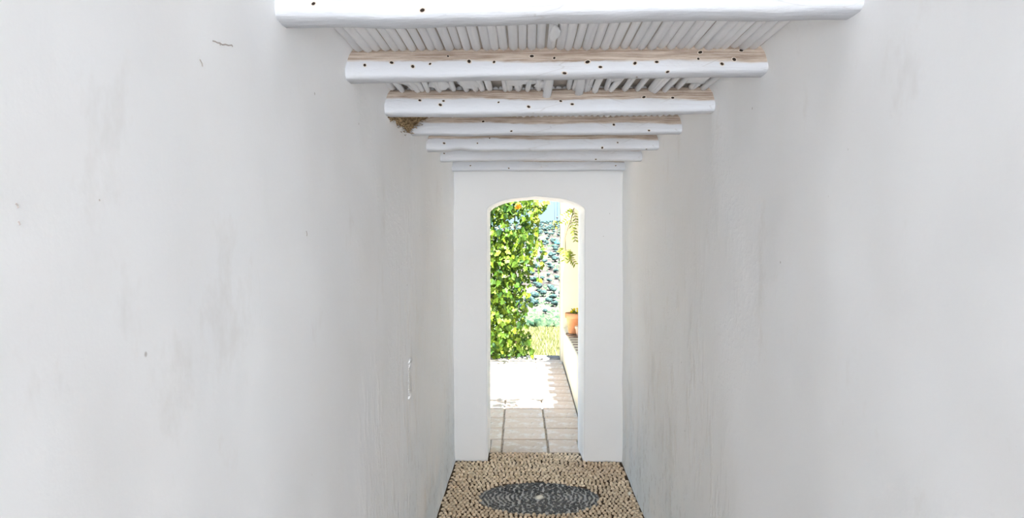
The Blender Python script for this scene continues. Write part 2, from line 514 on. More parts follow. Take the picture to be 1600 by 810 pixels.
rings = [outer(YE), opening(YE, 0.012), opening(YE + 0.004, 0.004), opening(YE + 0.014, 0.0)]
for k in range(1, 8):
    rings.append(opening(YE + 0.014 + (0.20) * k / 7, 0.0))
rings += [opening(YE + 0.225, -0.003), opening(YB - 0.012, -0.002), opening(YB - 0.003, 0.003), opening(YB, 0.012), outer(YB)]
vs, fs = [], []
n = len(rings[0])
for r in rings: vs += r
for i in range(len(rings) - 1):
    for k in range(n - 1):
        a = i * n + k; b = a + 1
        fs.append((a, b, b + n, a + n))
mb = MB(); mb.add(vs, fs)
mb.box(-2.1, 1.2, YE + .001, YB - .001, 2.60, 2.66)
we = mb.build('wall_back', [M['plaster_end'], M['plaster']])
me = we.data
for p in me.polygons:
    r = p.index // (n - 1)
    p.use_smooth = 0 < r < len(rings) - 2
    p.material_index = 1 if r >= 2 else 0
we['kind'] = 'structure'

# ceiling: slab over the canes, with the canes as its pieces
mb = MB()
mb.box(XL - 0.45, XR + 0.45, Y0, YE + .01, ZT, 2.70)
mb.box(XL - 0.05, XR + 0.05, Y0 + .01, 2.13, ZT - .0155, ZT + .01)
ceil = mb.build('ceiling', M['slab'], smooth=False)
ceil['kind'] = 'structure'

def cane_mesh(seed, length, r, rings=9, wob=0.0035, n=8):
    rnd = random.Random(seed)
    pts, rad = [], []
    node = rnd.uniform(.1, .5)
    for i in range(rings):
        f = i / (rings - 1)
        pts.append((wob * noise.noise(Vector((seed * 3.1, f * length * 2.2, 0))), f * length,
                    wob * 0.6 * noise.noise(Vector((0, f * length * 2.2, seed * 1.7)))))
        rad.append(r * (1 + 0.10 * noise.noise(Vector((seed, f * 9, 4)))))
    mb = MB(); mb.tube(pts, rad, n)
    me = bpy.data.meshes.new('cane'); me.from_pydata(mb.v, [], mb.f)
    me.materials.append(M['cane'])
    me.polygons.foreach_set('use_smooth', [True] * len(me.polygons)); me.update()
    return me
cm_a = [cane_mesh(s, 2.62, 0.0140, 13, .0025) for s in range(7)]
cm_b = [cane_mesh(20 + s, 0.62, 0.0118, 5, 0.012) for s in range(7)]
cm_c = [cane_mesh(40 + s, 2.46, 0.0136, 11) for s in range(7)]
rnd = random.Random(5)
x = XL + 0.035
k = 0
while x < XR - 0.035:
    zc = ZT - 0.0115
    share('cane', rnd.choice(cm_a), ceil, (x, CANE_Y, zc + rnd.uniform(-.002, .002)), (rnd.uniform(-.0006, .0006), 0, rnd.uniform(-.001, .001)),
          (rnd.uniform(.9, 1.04),) * 1 + (1, 1))
    # ragged second bay: some missing, some sagging
    if rnd.random() > 0.13:
        share('cane', rnd.choice(cm_b), ceil, (x + rnd.uniform(-.003, .003), 2.14, zc + rnd.uniform(-.006, .003)),
              (rnd.uniform(-.016, .004), 0, rnd.uniform(-.035, .035)), (rnd.uniform(.75, 1.05), 1, 1))
    share('cane', rnd.choice(cm_c), ceil, (x, 2.72, zc - .002 + rnd.uniform(-.003, .003)), (0, 0, rnd.uniform(-.0015, .0015)),
          (rnd.uniform(.9, 1.04), 1, 1))
    x += rnd.uniform(.0245, .0275); k += 1
# loose strips hanging over the third beam
for (lx, ly, tz, rz) in ((0.085, 2.16, -.040, .02), (0.175, 2.16, -.022, -.03)):
    o = share('cane', cm_b[2], ceil, (lx, ly, ZT - .024), (tz, 0, rz), (1.25, 0.92, .6))
    o['label'] = 'loose cane strip sagging over the third beam'
# plaster lumps pressed between the canes
def blob(name, c, s, seed, mat, parent, sub=2, amp=.35):
    bm = bmesh.new(); bmesh.ops.create_icosphere(bm, subdivisions=sub, radius=1)
    for v in bm.verts:
        f = 1 + amp * noise.noise(v.co * 1.7 + Vector((seed, 0, 0)))
        v.co = Vector((v.co.x * s[0] * f + c[0], v.co.y * s[1] * f + c[1], v.co.z * s[2] * f + c[2]))
    me = bpy.data.meshes.new(name); bm.to_mesh(me); bm.free(); me.materials.append(mat)
    me.polygons.foreach_set('use_smooth', [True] * len(me.polygons))
    o = bpy.data.objects.new(name, me); COL.objects.link(o); o.parent = parent
    return o
blob('plaster_lump', (0.073, 1.93, 2.128), (.014, .07, .010), 1, M['plaster'], ceil)
for i, (px, py, sx, sy) in enumerate(((-.20, 2.55, .05, .10), (-.30, 2.6, .035, .08), (-.02, 2.52, .06, .10), (.06, 2.60, .03, .06), (.30, 2.45, .03, .08),
                                      (.44, 2.40, .03, .07), (.20, 2.6, .03, .05), (.58, 2.5, .035, .1), (-.42, 2.5, .04, .08))):
    blob('plaster_lump', (px, py, 2.134), (sx, sy, .012), i + 3, M['cane'], ceil, 2, .7)
# the broken corner where straw and earth show
bm = bmesh.new()
vs, fs = [], []
NX, NY = 22, 22
for j in range(NY + 1):
    for i in range(NX + 1):
        u, v = i / NX, j / NY
        px = -.530 + .225 * u * (1 - .55 * v) + .01 * noise.noise(Vector((u * 5, v * 5, 2)))
        py = 2.73 + .46 * v
        pz = 2.122 - .086 * (1 - u) + .012 * noise.noise(Vector((u * 9, v * 9, 7))) + .005 * noise.noise(Vector((u * 30, v * 30, 7)))
        vs.append((px, py, pz))
for j in range(NY):
    for i in range(NX):
        a = j * (NX + 1) + i; fs.append((a, a + NX + 1, a + NX + 2, a + 1))
bm.free()
mb = MB(); mb.add(vs, fs)
rnd = random.Random(11)
for k in range(420):
    u, v = rnd.random(), rnd.random()
    px = -.53 + .2 * u * (1 - .55 * v); py = 2.74 + .44 * v; pz = 2.116 - .086 * (1 - u)
    a = rnd.uniform(0, 6.28); l = rnd.uniform(.008, .03)
    mb.tube([(px, py, pz + rnd.uniform(-.008, .004)), (px + l * math.cos(a), py + l * math.sin(a), pz - rnd.uniform(-.004, .014))], .0011, 3, cap=False)
o = mb.build('straw_patch', M['straw'], ceil); o['label'] = 'broken corner showing brown straw and earth'; o['kind'] = 'stuff'

# ------------------------------------------------------------------ beams
LAB = ['thick whitewashed ceiling beam nearest the viewer, cut off by the top of the picture',
       'whitewashed ceiling beam second from the viewer, with many dark nail holes and a brown top',
       'whitewashed ceiling beam third from the viewer, below the ragged broken canes',
       'whitewashed ceiling beam fourth from the viewer, beside the brown straw hole',
       'whitewashed ceiling beam fifth from the viewer, with a notch in its lower edge',
       'whitewashed ceiling beam sixth from the viewer, second nearest the end wall',
       'thin whitewashed ceiling beam farthest away, against the end wall above the arch']
BB = [(1.61, 2.047, 2.060, .050), (2.19, 2.050, 2.062, .046), (2.77, 2.044, 2.052, .046), (3.33, 2.050, 2.054, .044),
      (3.89, 2.043, 2.051, .044), (4.45, 2.049, 2.048, .044), (5.135, 2.051, 2.056, .042)]
HOLES = {0: [(490, 6), (660, 16)],
         1: [(570, 102), (612, 98), (645, 104), (672, 100), (700, 88), (733, 96), (772, 97), (866, 91), (918, 97), (938, 105), (882, 114), (1026, 97),
             (992, 99), (1091, 92), (1128, 100), (1147, 93), (1043, 112), (831, 88), (1158, 79), (995, 120), (1094, 82)],
         2: [(656, 157), (693, 158), (779, 160), (826, 167), (876, 158), (894, 163), (1006, 152), (1051, 153), (688, 164)],
         3: [(799, 205), (959, 195), (1014, 204), (755, 190)],
         4: [(694, 224), (746, 224), (765, 216), (965, 223), (941, 231), (1010, 233)],
         5: [(931, 249), (694, 240)],
         6: [(795, 263), (735, 259), (962, 259)]}
rnd = random.Random(3)
for bi, (yb, zl, zr, hh) in enumerate(BB):
    root = empty('ceiling_beam', (0.085, yb - hh, 2.06 + hh))
    tag(root, LAB[bi], 'beam', 'whitewashed ceiling beams')
    NXB, NA = 70, 20
    vs, fs = [], []
    for i in range(NXB + 1):
        u = i / NXB
        X = XL - 0.03 + (XR - XL + 0.06) * u
        zc = zl + (zr - zl) * u + hh - (2.06 + hh)
        wob = Vector((X * 2.2, bi * 7.3, 0))
        dz = 0.0055 * noise.noise(wob) + 0.002 * noise.noise(wob * 4)
        dy = 0.008 * noise.noise(wob + Vector((0, 3, 5)))
        if bi == 4: dz += 0.010 * math.exp(-((X + .345) / .05) ** 2)
        for k in range(NA):
            a = 2 * math.pi * k / NA
            ca, sa = math.cos(a), math.sin(a)
            e = 0.42
            py = hh * 0.98 * math.copysign(abs(ca) ** e, ca)
            pz = hh * math.copysign(abs(sa) ** e, sa)
            if sa > 0.1 and ca < 0: py *= (1 - 0.10 * sa)          # shoulder rounded at the top front
            nn = 1 + 0.05 * noise.noise(Vector((X * 5, ca * 1.4 + bi, sa * 1.4)))
            vs.append((X - 0.085, py * nn + dy, pz * nn + zc + dz))
    for i in range(NXB):
        for k in range(NA):
            k2 = (k + 1) % NA
            fs.append((i * NA + k, (i + 1) * NA + k, (i + 1) * NA + k2, i * NA + k2))
    fs.append(tuple(range(NA))); fs.append(tuple(NXB * NA + k for k in range(NA))[::-1])
    tb = mesh_obj('timber', vs, fs, M['beam'], root)
    tb.color = ((.40, .02, .03, .05, .10, .20, .24)[bi], 0, 0, 1)     # height at which the bare wood begins
    bm = bmesh.new(); bm.from_mesh(tb.data)
    from mathutils.bvhtree import BVHTree
    bvh = BVHTree.FromBMesh(bm)
    off = Vector(root.location)
    for (hx, hy) in HOLES[bi]:
        d = pray(hx, hy).normalized()
        hit, nor, idx, dist = bvh.ray_cast(Vector((0, 0, 1.6)) - off, d)
        if hit is None: continue
        if nor.dot(d) > 0: nor = -nor
        r = rnd.uniform(.0034, .0060)
        m2 = MB()
        q = nor.to_track_quat('Z', 'Y')
        N = 9
        for (rr0, rr1, z0, z1, mi) in ((r * 1.5, r, .0004, .0012, 0), (r, 0.0001, .0012, .0006, 1)):
            vv = []
            for (rad, zz) in ((rr0, z0), (rr1, z1)):
                for k in range(N):
                    a = 6.2832 * k / N
                    w = 1 + .15 * math.sin(2 * a + hx)
                    vv.append(q @ Vector((rad * w * math.cos(a), rad * w * math.sin(a) * .8, zz)) + hit)
            m2.add(vv, [(k, (k + 1) % N, N + (k + 1) % N, N + k) for k in range(N)], mi)
        m2.build('nail_hole', [M['rim'], M['hole']], root)
    bm.free()

# ------------------------------------------------------------------ pebble floor
mb = MB()
mb.box(XL - 0.02, XR + 0.02, Y0, YE + .02, -0.08, -0.004)
mb.box(-0.285, 0.42, YE, 5.402, -0.08, -0.004)
floor = mb.build('floor', M['mortar'], smooth=False)
floor['kind'] = 'structure'

def pebble_verts(cx, cy, a, lx, ly, h, tilt, rnd, N=7):
    vs = []
    ca, sa = math.cos(a), math.sin(a)
    ox, oy = rnd.uniform(-.15, .15) * lx, rnd.uniform(-.15, .15) * ly
    for (f, z) in ((1.0, -0.45), (0.80, 0.50), (0.42, 0.90)):
        for k in range(N):
            t = 6.2832 * k / N
            px = lx * f * math.cos(t) + ox * (z + .4); py = ly * f * math.sin(t) + oy * (z + .4)
            vs.append((cx + px * ca - py * sa, cy + px * sa + py * ca, h * z + tilt * px))
    vs.append((cx + (ox * 1.3) * ca - (oy * 1.3) * sa, cy + ox * 1.3 * sa + oy * 1.3 * ca, h))
    return vs
PF = []
N = 7
for r in range(2):
    for k in range(N):
        k2 = (k + 1) % N
        PF.append((r * N + k, r * N + k2, (r + 1) * N + k2, (r + 1) * N + k))
for k in range(N): PF.append((2 * N + k, 2 * N + (k + 1) % N, 3 * N))
CX, CY = 0.082, 4.468
MR = 0.365
Q = 1 / 1.33          # the mosaic is an oval, wider than long
rnd = random.Random(21)
tanp, darkp = [], []
def oval(px, py): return math.hypot(px - CX, (py - CY) / Q)
def rim(a): return MR + .016 * noise.noise(Vector((math.cos(a) * 3, math.sin(a) * 3, 1)))
r = 0.045
while r < MR + .03:
    cnt = max(6, int(6.2832 * r * (1 + Q) / 2 / 0.029))
    ph = rnd.random() * 6.28
    for k in range(cnt):
        a = ph + 6.2832 * (k + rnd.uniform(-.3, .3)) / cnt
        rj = r + rnd.uniform(-.0055, .0055) + .008 * noise.noise(Vector((math.cos(a) * 2, math.sin(a) * 2, r * 9)))
        if rj > rim(a) - .008: continue
        px, py = CX + rj * math.cos(a), CY + rj * Q * math.sin(a)
        ta = math.atan2(Q * math.cos(a), -math.sin(a))
        darkp.append((px, py, ta + rnd.uniform(-.15, .15), 0.0138 * rnd.uniform(.8, 1.05), 0.0078 * rnd.uniform(.8, 1.1), .006 * rnd.uniform(.6, 1.3)))
    r += 0.0275
row = 0; yv = 2.6
while yv < 5.45:
    xv = XL + .012 + (.0135 if row % 2 else 0)
    while xv < XR - .008:
        u = math.exp(-((xv - CX) / .40) ** 2)
        bend = .085 * u * math.tanh((yv - CY) / .25) * math.exp(-((yv - CY) / .6) ** 2)
        px = xv + rnd.uniform(-.004, .004); py = yv + bend + rnd.uniform(-.006, .006) + .012 * noise.noise(Vector((xv * 4, yv * 4, 0)))
        xv += rnd.uniform(.0235, .0290)
        if py > 5.388 or py < 2.6: continue
        if py > YE - .012 and (px < -.258 or px > .394): continue
        if px < XL + .014 or px > XR - .014: continue
        if oval(px, py) < rim(math.atan2((py - CY) / Q, px - CX)) + .005: continue
        slope = -(xv - CX) * .9 * u * (1 if py > CY else -1)
        big = 1.12 if abs(px - CX) > .45 else 1.0
        tanp.append((px, py, slope + rnd.uniform(-.45, .45), 0.0124 * big * rnd.uniform(.8, 1.12), 0.0128 * big * rnd.uniform(.75, 1.1), .0105 * rnd.uniform(.6, 1.3)))
    yv += .0355; row += 1
def lay(lst, name, mat, label):
    # the pieces that show largest are those nearest the viewer inside the frame
    vis = [p for p in lst if p[1] > 4.14]
    vis.sort(key=lambda p: p[1])
    single = set(id(p) for p in vis[:300])
    shapes = []
    for s in range(10):
        rr = random.Random(s)
        me = bpy.data.meshes.new(name)
        me.from_pydata(pebble_verts(0, 0, 0, .5, .5, .5, 0, rr), [], PF)
        me.materials.append(mat); me.polygons.foreach_set('use_smooth', [True] * len(me.polygons)); me.update()
        shapes.append(me)
    mb = MB()
    for p in lst:
        tilt = rnd.uniform(-.22, .22)
        if id(p) in single:
            share(name, rnd.choice(shapes), floor, (p[0], p[1], 0), (0, tilt, p[2]), (p[3] * 2, p[4] * 2, p[5] * 2))
        else:
            mb.add(pebble_verts(p[0], p[1], p[2], p[3], p[4], p[5], tilt, rnd), PF)
    o = mb.build(name, mat, floor); o['kind'] = 'stuff'
    if label: o['label'] = label
lay(tanp, 'pebble', M['tan'], None)
lay(darkp, 'dark_pebble', M['dark'], None)
mb = MB(); mb.add(pebble_verts(CX, CY, 0.1, .030, .018, .013, 0, random.Random(2), 7), PF)
o = mb.build('mosaic_centre_stone', M['pale'], floor); o['label'] = 'pale oval stone at the middle of the dark round mosaic'
for (px, py) in ((983, 735), (984, 773), (978, 731)):
    d = pray(px, py); tt = -1.6 / d.z
    mb = MB(); mb.add(pebble_verts(d.x * tt, d.y * tt, 1.0, .017, .012, .016, 0, random.Random(px), 7), PF)
    o = mb.build('pebble', M['pale'], floor); o['label'] = 'white pebble in the tan pebble paving'

# ------------------------------------------------------------------ terrace
mb = MB()
mb.box(-2.1, 1.1, YB, 9.56, -0.5, -0.012)
mb.box(-0.285, 0.42, 5.402, YB + .01, -0.5, -0.012)
ter = mb.build('terrace_floor', M['grout'], smooth=False)
ter['kind'] = 'structure'
rows = [5.408, 5.766, 6.112, 6.483, 6.80, 7.13, 7.48, 7.82, 8.17, 8.52, 8.86, 9.20, 9.55]
cols = [-2.1, -1.93, -1.58, -1.23, -0.88, -0.53, -0.182, 0.168, 0.468]
rnd = random.Random(9)
for i in range(len(rows) - 1):
    y0, y1 = rows[i], rows[i + 1]
    sh = -0.012 * (y0 - 5.4)
    for j in range(len(cols) - 1):
        x0, x1 = cols[j], cols[j + 1]
        if 0 < j: x0 += sh
        if j < len(cols) - 2: x1 += sh
        if i == 0:
            if x1 < -.27: continue
            x0 = max(x0, -.275); x1 = min(x1, .405)
        if x1 - x0 < .03: continue
        g = 0.006
        cx, cyy = (x0 + x1) / 2, (y0 + y1) / 2
        mb = MB()
        mb.box(x0 + .008 - cx, x1 - .008 - cx, y0 + .011 - cyy, y1 - .011 - cyy, -.02, rnd.uniform(-.0015, .0015), r=.004)
        o = mb.build('floor_tile', M['tile'], ter, smooth=False)
        o.location = (cx, cyy, 0); o.rotation_euler = (rnd.uniform(-.003, .003), rnd.uniform(-.003, .003), rnd.uniform(-.008, .008))
mb = MB(); mb.box(-2.1, 0.45, 9.555, 9.82, -0.6, 0.012, r=.012)
kerb = mb.build('terrace_kerb', M['kerb'], smooth=False); kerb['kind'] = 'structure'

# low wall with brick-topped ledge, the tall house wall behind it and the pillar at its far end
mb = MB()
vs = []
prof = [(.468, 0.0), (.468, .28), (.470, .44), (.476, .455), (.49, .46), (.80, .46), (.80, 0)]
ys = [5.571 + (9.42 - 5.571) * k / 30 for k in range(31)]
for yv in ys:
    s = 0.511 + (0.440 - 0.511) * (yv - 6.57) / (8.88 - 6.57) - .46
    s = max(min(s, .05), -.02)
    for (px, pz) in prof:
        wv = .004 * noise.noise(Vector((px, yv * 1.5, pz * 3)))
        vs.append((px + wv, yv, pz + (s if pz > .3 else 0)))
npf = len(prof)
fs = [(a * npf + b, a * npf + b + 1, (a + 1) * npf + b + 1, (a + 1) * npf + b) for a in range(30) for b in range(npf - 1)]
mb.add(vs, fs)
mb.box(.79, 1.12, 5.571, 9.75, -.3, 2.66)
lw = mb.build('wall_terrace', M['cream'], smooth=False)
lw['kind'] = 'structure'
for k in range(12):
    yc = 6.24 + .2275 * k
    s = 0.511 + (0.440 - 0.511) * (yc - 6.57) / (8.88 - 6.57)
    mb = MB(); mb.box(-.152, .152, -.058, .058, -.02, .002, r=.002)
    o = mb.build('brick', M['brick'], lw, smooth=False)
    o.location = (.637, yc, s + .001); o.rotation_euler = (-.03, 0, rnd.uniform(-.02, .02))
mb = MB(); mb.box(.446, 1.12, 9.42, 9.80, -.3, 2.72, r=.02)
pil = mb.build('wall_pillar', M['cream'], smooth=False); pil['kind'] = 'structure'

# roofs: slab over the passage and scalloped barrel-tile eaves
mb = MB()
mb.box(XL - .5, XR + .5, Y0 + .02, 5.70, 2.66, 2.75)
mb.box(-2.1, 1.2, 5.1, 5.74, 2.66, 2.75)
roof = mb.build('roof_slab', M['rooftile'], smooth=False); roof['kind'] = 'structure'
eave = empty('trim_1'); eave['kind'] = 'structure'
def barrel(n=8, L=.42, r=.095):
    vs, fs = [], []
    for i in range(2):
        for k in range(n + 1):
            a = math.pi * k / n
            rr = r * (1 - .12 * i)
            vs.append((i * L, rr * math.cos(a), rr * math.sin(a) * .75 + i * .09))
            vs.append((i * L, (rr - .014) * math.cos(a), (rr - .014) * math.sin(a) * .75 + i * .09))
    m = 2 * (n + 1)
    for k in range(n):
        a = 2 * k
        fs += [(a, a + 2, a + 2 + m, a + m), (a + 1, a + 1 + m, a + 3 + m, a + 3), (a, a + 1, a + 3, a + 2)]
    return vs, fs
bv, bf = barrel()
bme = bpy.data.meshes.new('roof_tile'); bme.from_pydata(bv, [], bf); bme.materials.append(M['rooftile']); bme.update()
for k in range(13):
    share('roof_tile', bme, eave, (.67 + rnd.uniform(-.03, .02), 5.85 + .31 * k, 2.70 + rnd.uniform(-.01, .01)), (0, -.05, rnd.uniform(-.05, .05)), (1, 1.15, 1))
mb = MB(); mb.box(.70, 1.3, 5.70, 9.8, 2.655, 2.70)
o = mb.build('eave_board', M['timber'], eave, smooth=False)

# pergola timber across the terrace
mb = MB()
mb.box(-2.0, .80, -.035, .035, -.045, .045, r=.006)
pb = mb.build('pergola_timber', M['timber'], smooth=False); pb.location = (0, 8.36, 2.60)
tag(pb, 'weathered pergola timber crossing high above the terrace, carrying the hanging sprigs', 'timber')

# ------------------------------------------------------------------ courtyard behind the viewer
mb = MB(); mb.box(-8, 8, -14, Y0, -.25, -.02)
ct = mb.build('courtyard_ground', M['court'], smooth=False); ct['kind'] = 'structure'

# ------------------------------------------------------------------ hillside
PROF = [(9.7, -.45), (10.6, -.36), (14, -.66), (20, -1.35), (30, -2.35), (45, -4.5), (60, -7.0), (72, -10.5), (95, -17), (150, -27), (220, -27), (260, -25.5),
        (320, -19.5), (400, -8), (480, 1.2), (560, 6.0), (640, 10.0), (720, 14), (760, 15), (860, 10), (1200, -20)]
def gz(x, y):
    for (a, b) in zip(PROF, PROF[1:]):
        if y <= b[0]:
            f = max(0, (y - a[0]) / (b[0] - a[0])); f = f
            z = a[1] + (b[1] - a[1]) * f; break
    else: z = PROF[-1][1]
    amp = 0 if y < 12 else min(1, (y - 12) / 150)
    z += amp * (3.0 * noise.noise(Vector((x * .012, y * .012, 3))) + 1.0 * noise.noise(Vector((x * .05, y * .05, 1))))
    if y > 500: z += (y - 500) / 250 * 5 * noise.noise(Vector((x * .006 + 4, 1, 2)))
    return z
ysn = [9.7]
while ysn[-1] < 1150: ysn.append(ysn[-1] * 1.028 + .05)
vs, fs = [], []
NXX = 60
for yv in ysn:
    w = yv * .75 + 6
    for i in range(NXX + 1):
        u = (i / NXX) * 2 - 1
        X = w * (u * .35 + .65 * u ** 3)
        vs.append((X, yv, gz(X, yv)))
for j in range(len(ysn) - 1):
    for i in range(NXX):
        a = j * (NXX + 1) + i; fs.append((a, a + 1, a + NXX + 2, a + NXX + 1))
hill = mesh_obj('hillside', vs, fs, M['hill']); hill['kind'] = 'structure'

# olive trees
def olive_mesh(seed):
    bm = bmesh.new(); rr = random.Random(seed)
    mb = MB()
    for b in range(5):
        c = Vector((rr.uniform(-1.0, 1.0), rr.uniform(-1.0, 1.0), rr.uniform(1.6, 2.6)))
        if b == 0: c = Vector((0, 0, 2.1))
        s = rr.uniform(1.0, 1.5)
        bm = bmesh.new(); bmesh.ops.create_icosphere(bm, subdivisions=2, radius=s)
        for v in bm.verts:
            v.co *= 1 + .35 * noise.noise(v.co * 1.5 + Vector((seed + b, 0, 0)))
            v.co.z *= .8; v.co += c
        bm.verts.index_update()
        mb.add([v.co[:] for v in bm.verts], [tuple(v.index for v in f.verts) for f in bm.faces], 0); bm.free()
    mb.tube([(0, 0, -.6), (.1, 0, .6), (0, .1, 1.5)], [.28, .2, .16], 6, 1)
    return mb
omb = [olive_mesh(s) for s in range(5)]
omes = []
for mb_ in omb:
    me = bpy.data.meshes.new('olive_tree'); me.from_pydata(mb_.v, [], mb_.f)
    me.materials.append(M['olive']); me.materials.append(M['bark'])
    me.polygons.foreach_set('material_index', mb_.m)
    me.polygons.foreach_set('use_smooth', [True] * len(me.polygons)); me.update(); omes.append(me)
rnd = random.Random(33)
rest = MB(); cnt = 0
yv = 262
while yv < 735:
    xx = -.17 * yv
    row = rnd.uniform(0, 4)
    while xx < .17 * yv:
        X = xx + row + rnd.uniform(-1.6, 1.6); Y = yv + rnd.uniform(-1.8, 1.8)
        xx += 7.0
        if rnd.random() < .12: continue
        sc = rnd.uniform(.4, .85); rz = rnd.uniform(0, 6.28)
        if Y < 430: sc *= 1.22
        zz = gz(X, Y)
        if -.002 * Y < X < .056 * Y and cnt < 300:
            o = share('olive_tree', rnd.choice(omes), None, (X, Y, zz), (0, 0, rz), (sc, sc, sc * rnd.uniform(.85, 1.1)))
            tag(o, 'small round blue-green olive tree among many dotting the pale hillside beyond the doorway', 'tree', 'olive trees on the far hillside')
            cnt += 1
        elif cnt < 100000:
            src = rnd.choice(omb)
            co, si = math.cos(rz) * sc, math.sin(rz) * sc
            if abs(X) < .17 * Y:
                # a light crown is enough for trees hidden behind the vine and wall
                rest.add([(X + v[0] * co - v[1] * si, Y + v[0] * si + v[1] * co, zz + v[2] * sc) for v in src.v[:42 * 4 + 2 - 8][:162]],
                         [f for f in src.f[:320] if max(f) < 162], 0)
    yv += 7.2
print('olive trees', cnt, 'rest verts', len(rest.v))
o = rest.build('olive_grove', [M['olive']])
tag(o, 'blue-green olive grove covering the rest of the pale hillside', 'grove', kind='stuff')

# low wild scrub scattered between the trees
mb = MB(); rnd = random.Random(51)
for k in range(4300):
    Y = 225 + 520 * rnd.random() ** 1.9; X = Y * rnd.uniform(-.08, .09); g = gz(X, Y)
    w = rnd.uniform(.3, .8) * (1.35 if Y < 300 else 1); h = rnd.uniform(.3, .7)
    vv = [(X + w * math.cos(a_) * rnd.uniform(.7, 1.2), Y + w * math.sin(a_), g - .2) for a_ in (0, 1.26, 2.5, 3.8, 5)] + [(X + w * .3, Y, g + h), (X - w * .4, Y, g + h * .8)]
    mb.add(vv, [(0, 1, 5), (1, 6, 5), (1, 2, 6), (2, 3, 6), (3, 5, 6), (3, 4, 5), (4, 0, 5)])
o = mb.build('hillside_scrub', M['scrub']); tag(o, 'low dark scrub speckling the ground between the olive trees', 'scrub', kind='stuff')

# scrub bushes at the far edge of the meadow
for i in range(12):
    Y = (54, 60, 66)[i % 3] + rnd.uniform(-1, 1); X = Y * (0.002 + .054 * (i + .5) / 12)
    root = blob('bush', (0, 0, .3), (rnd.uniform(.45, .7), .6, rnd.uniform(.4, .8)), i, M['scrub'], None, 3, .9)
    root.location = (X, Y, gz(X, Y) + .1)
    tag(root, 'low grey-green bush where the yellow meadow meets the olive hillside', 'bush', 'bushes along the meadow edge')

# meadow grass
mb = MB(); rnd = random.Random(4)
for k in range(15000):
    Y = 10.2 + 48 * rnd.random() ** 1.6; X = Y * rnd.uniform(-.03, .065) + rnd.uniform(-.3, .3)
    g = gz(X, Y); h = rnd.uniform(.06, .20); a = rnd.uniform(0, 3.14)
    w = .006 + Y * .0007
    dx, dy = w * math.cos(a), w * math.sin(a); lx, ly = rnd.uniform(-.1, .1), rnd.uniform(-.1, .1)
    mb.add([(X - dx, Y - dy, g - .02), (X + dx, Y + dy, g - .02), (X + lx, Y + ly, g + h)], [(0, 1, 2)])
o = mb.build('meadow_grass', M['grass'], smooth=False)
tag(o, 'yellow-green meadow grass below the terrace edge', 'grass', kind='stuff')

# ------------------------------------------------------------------ climbing vine
def leaf_shape(kind):
    if kind == 0:     # lobed vine leaf
        out = [(0, 0), (.22, -.14), (.50, -.02), (.40, .22), (.62, .48), (.30, .50), (.22, .80), (0, 1.0)]
    elif kind == 1:   # heart-shaped
        out = [(0, 0), (.25, -.12), (.48, .08), (.50, .35), (.36, .62), (.16, .85), (0, 1.02)]
    else:             # slim leaflet
        out = [(0, 0), (.10, .12), (.19, .35), (.18, .6), (.09, .85), (0, 1.0)]
    vs = [(0, .45, .0)]
    pts = out + [(-x, y) for (x, y) in out[-2:0:-1]]
    for (x, y) in pts:
        vs.append((x, y, .16 * abs(x) + .18 * (y - .45) * (.45 - y)))
    n = len(pts)
    return vs, [(0, 1 + k, 1 + (k + 1) % n) for k in range(n)]
LS = [leaf_shape(k) for k in range(3)]
def leaf_me(kind, mat):
    v, f = LS[kind]
    me = bpy.data.meshes.new('leaf'); me.from_pydata(v, [], f); me.materials.append(mat); me.update(); return me
LME = [leaf_me(0, M['leaf_a']), leaf_me(1, M['leaf_a']), leaf_me(0, M['leaf_b']), leaf_me(1, M['leaf_b'])]
LSPRIG = leaf_me(2, M['leaf_y']); LBROAD = leaf_me(1, M['leaf_y'])

def edge_x(z):
    """right-hand outline of the vine, by height"""
    T = [(0, .11), (.1, .09), (.25, .03), (.45, -.02), (.7, .0), (.95, .02), (1.15, .04), (1.4, .10), (1.6, .14), (1.8, .13), (2.0, .10), (2.9, .02)]
    for (a, b) in zip(T, T[1:]):
        if z <= b[0]:
            return a[1] + (b[1] - a[1]) * (z - a[0]) / (b[0] - a[0])
    return T[-1][1]
vine = empty('climbing_vine', (-.45, 9.72, .012))
tag(vine, 'tall leafy green vine filling the left half of the doorway view', 'vine')
vo = Vector(vine.location)
rnd = random.Random(77)
mb = MB()
for s in range(9):
    x = -1.5 + s * .17; pts = []; rr = []
    for k in range(14):
        z = k * .22
        pts.append((x + .10 * noise.noise(Vector((s * 5, z * .9, 0))) - vo.x, .05 + .07 * noise.noise(Vector((s * 5, z * .9, 9))), z - .02)); rr.append(.016 * (1 - k / 22))
    mb.tube(pts, rr, 6)
mb.build('stem', M['bark'], vine)
def rot_leaf():
    # leaves hang tip-down, faces turned towards the light and the house
    R = Matrix.Rotation(rnd.uniform(-.9, .9), 3, 'Z') @ Matrix.Rotation(rnd.uniform(-2.4, -1.1) + 0.0, 3, 'X') @ Matrix.Rotation(rnd.uniform(-.7, .7), 3, 'Y')
    R = R @ Matrix.Rotation(rnd.uniform(-.9, .9), 3, 'Z')
    return R
def dens(x, z):
    return noise.noise(Vector((x * 3.2, 2, z * 3.2)))
st = MB()
k = 0
while k < 17000:
    z = rnd.uniform(-.02, 2.95); x = rnd.uniform(-1.65, edge_x(z) + .03)
    e = edge_x(z) - x
    if e < .25 and rnd.random() > .25 + e * 2.6: continue
    if dens(x, z) < -.50 and z > .3: continue
    yy = rnd.uniform(-.16, .22) * (1 if z > .1 else 1.2)
    s = rnd.uniform(.030, .054); R = rot_leaf(); P = Vector((x - vo.x, yy, z))
    v, f = LS[rnd.choice((0, 0, 1))]
    st.add([R @ (Vector(q) * s) + P for q in v], f); k += 1
o = st.build('foliage', M['leaf_s'], vine, smooth=False); o['kind'] = 'stuff'
k = 0
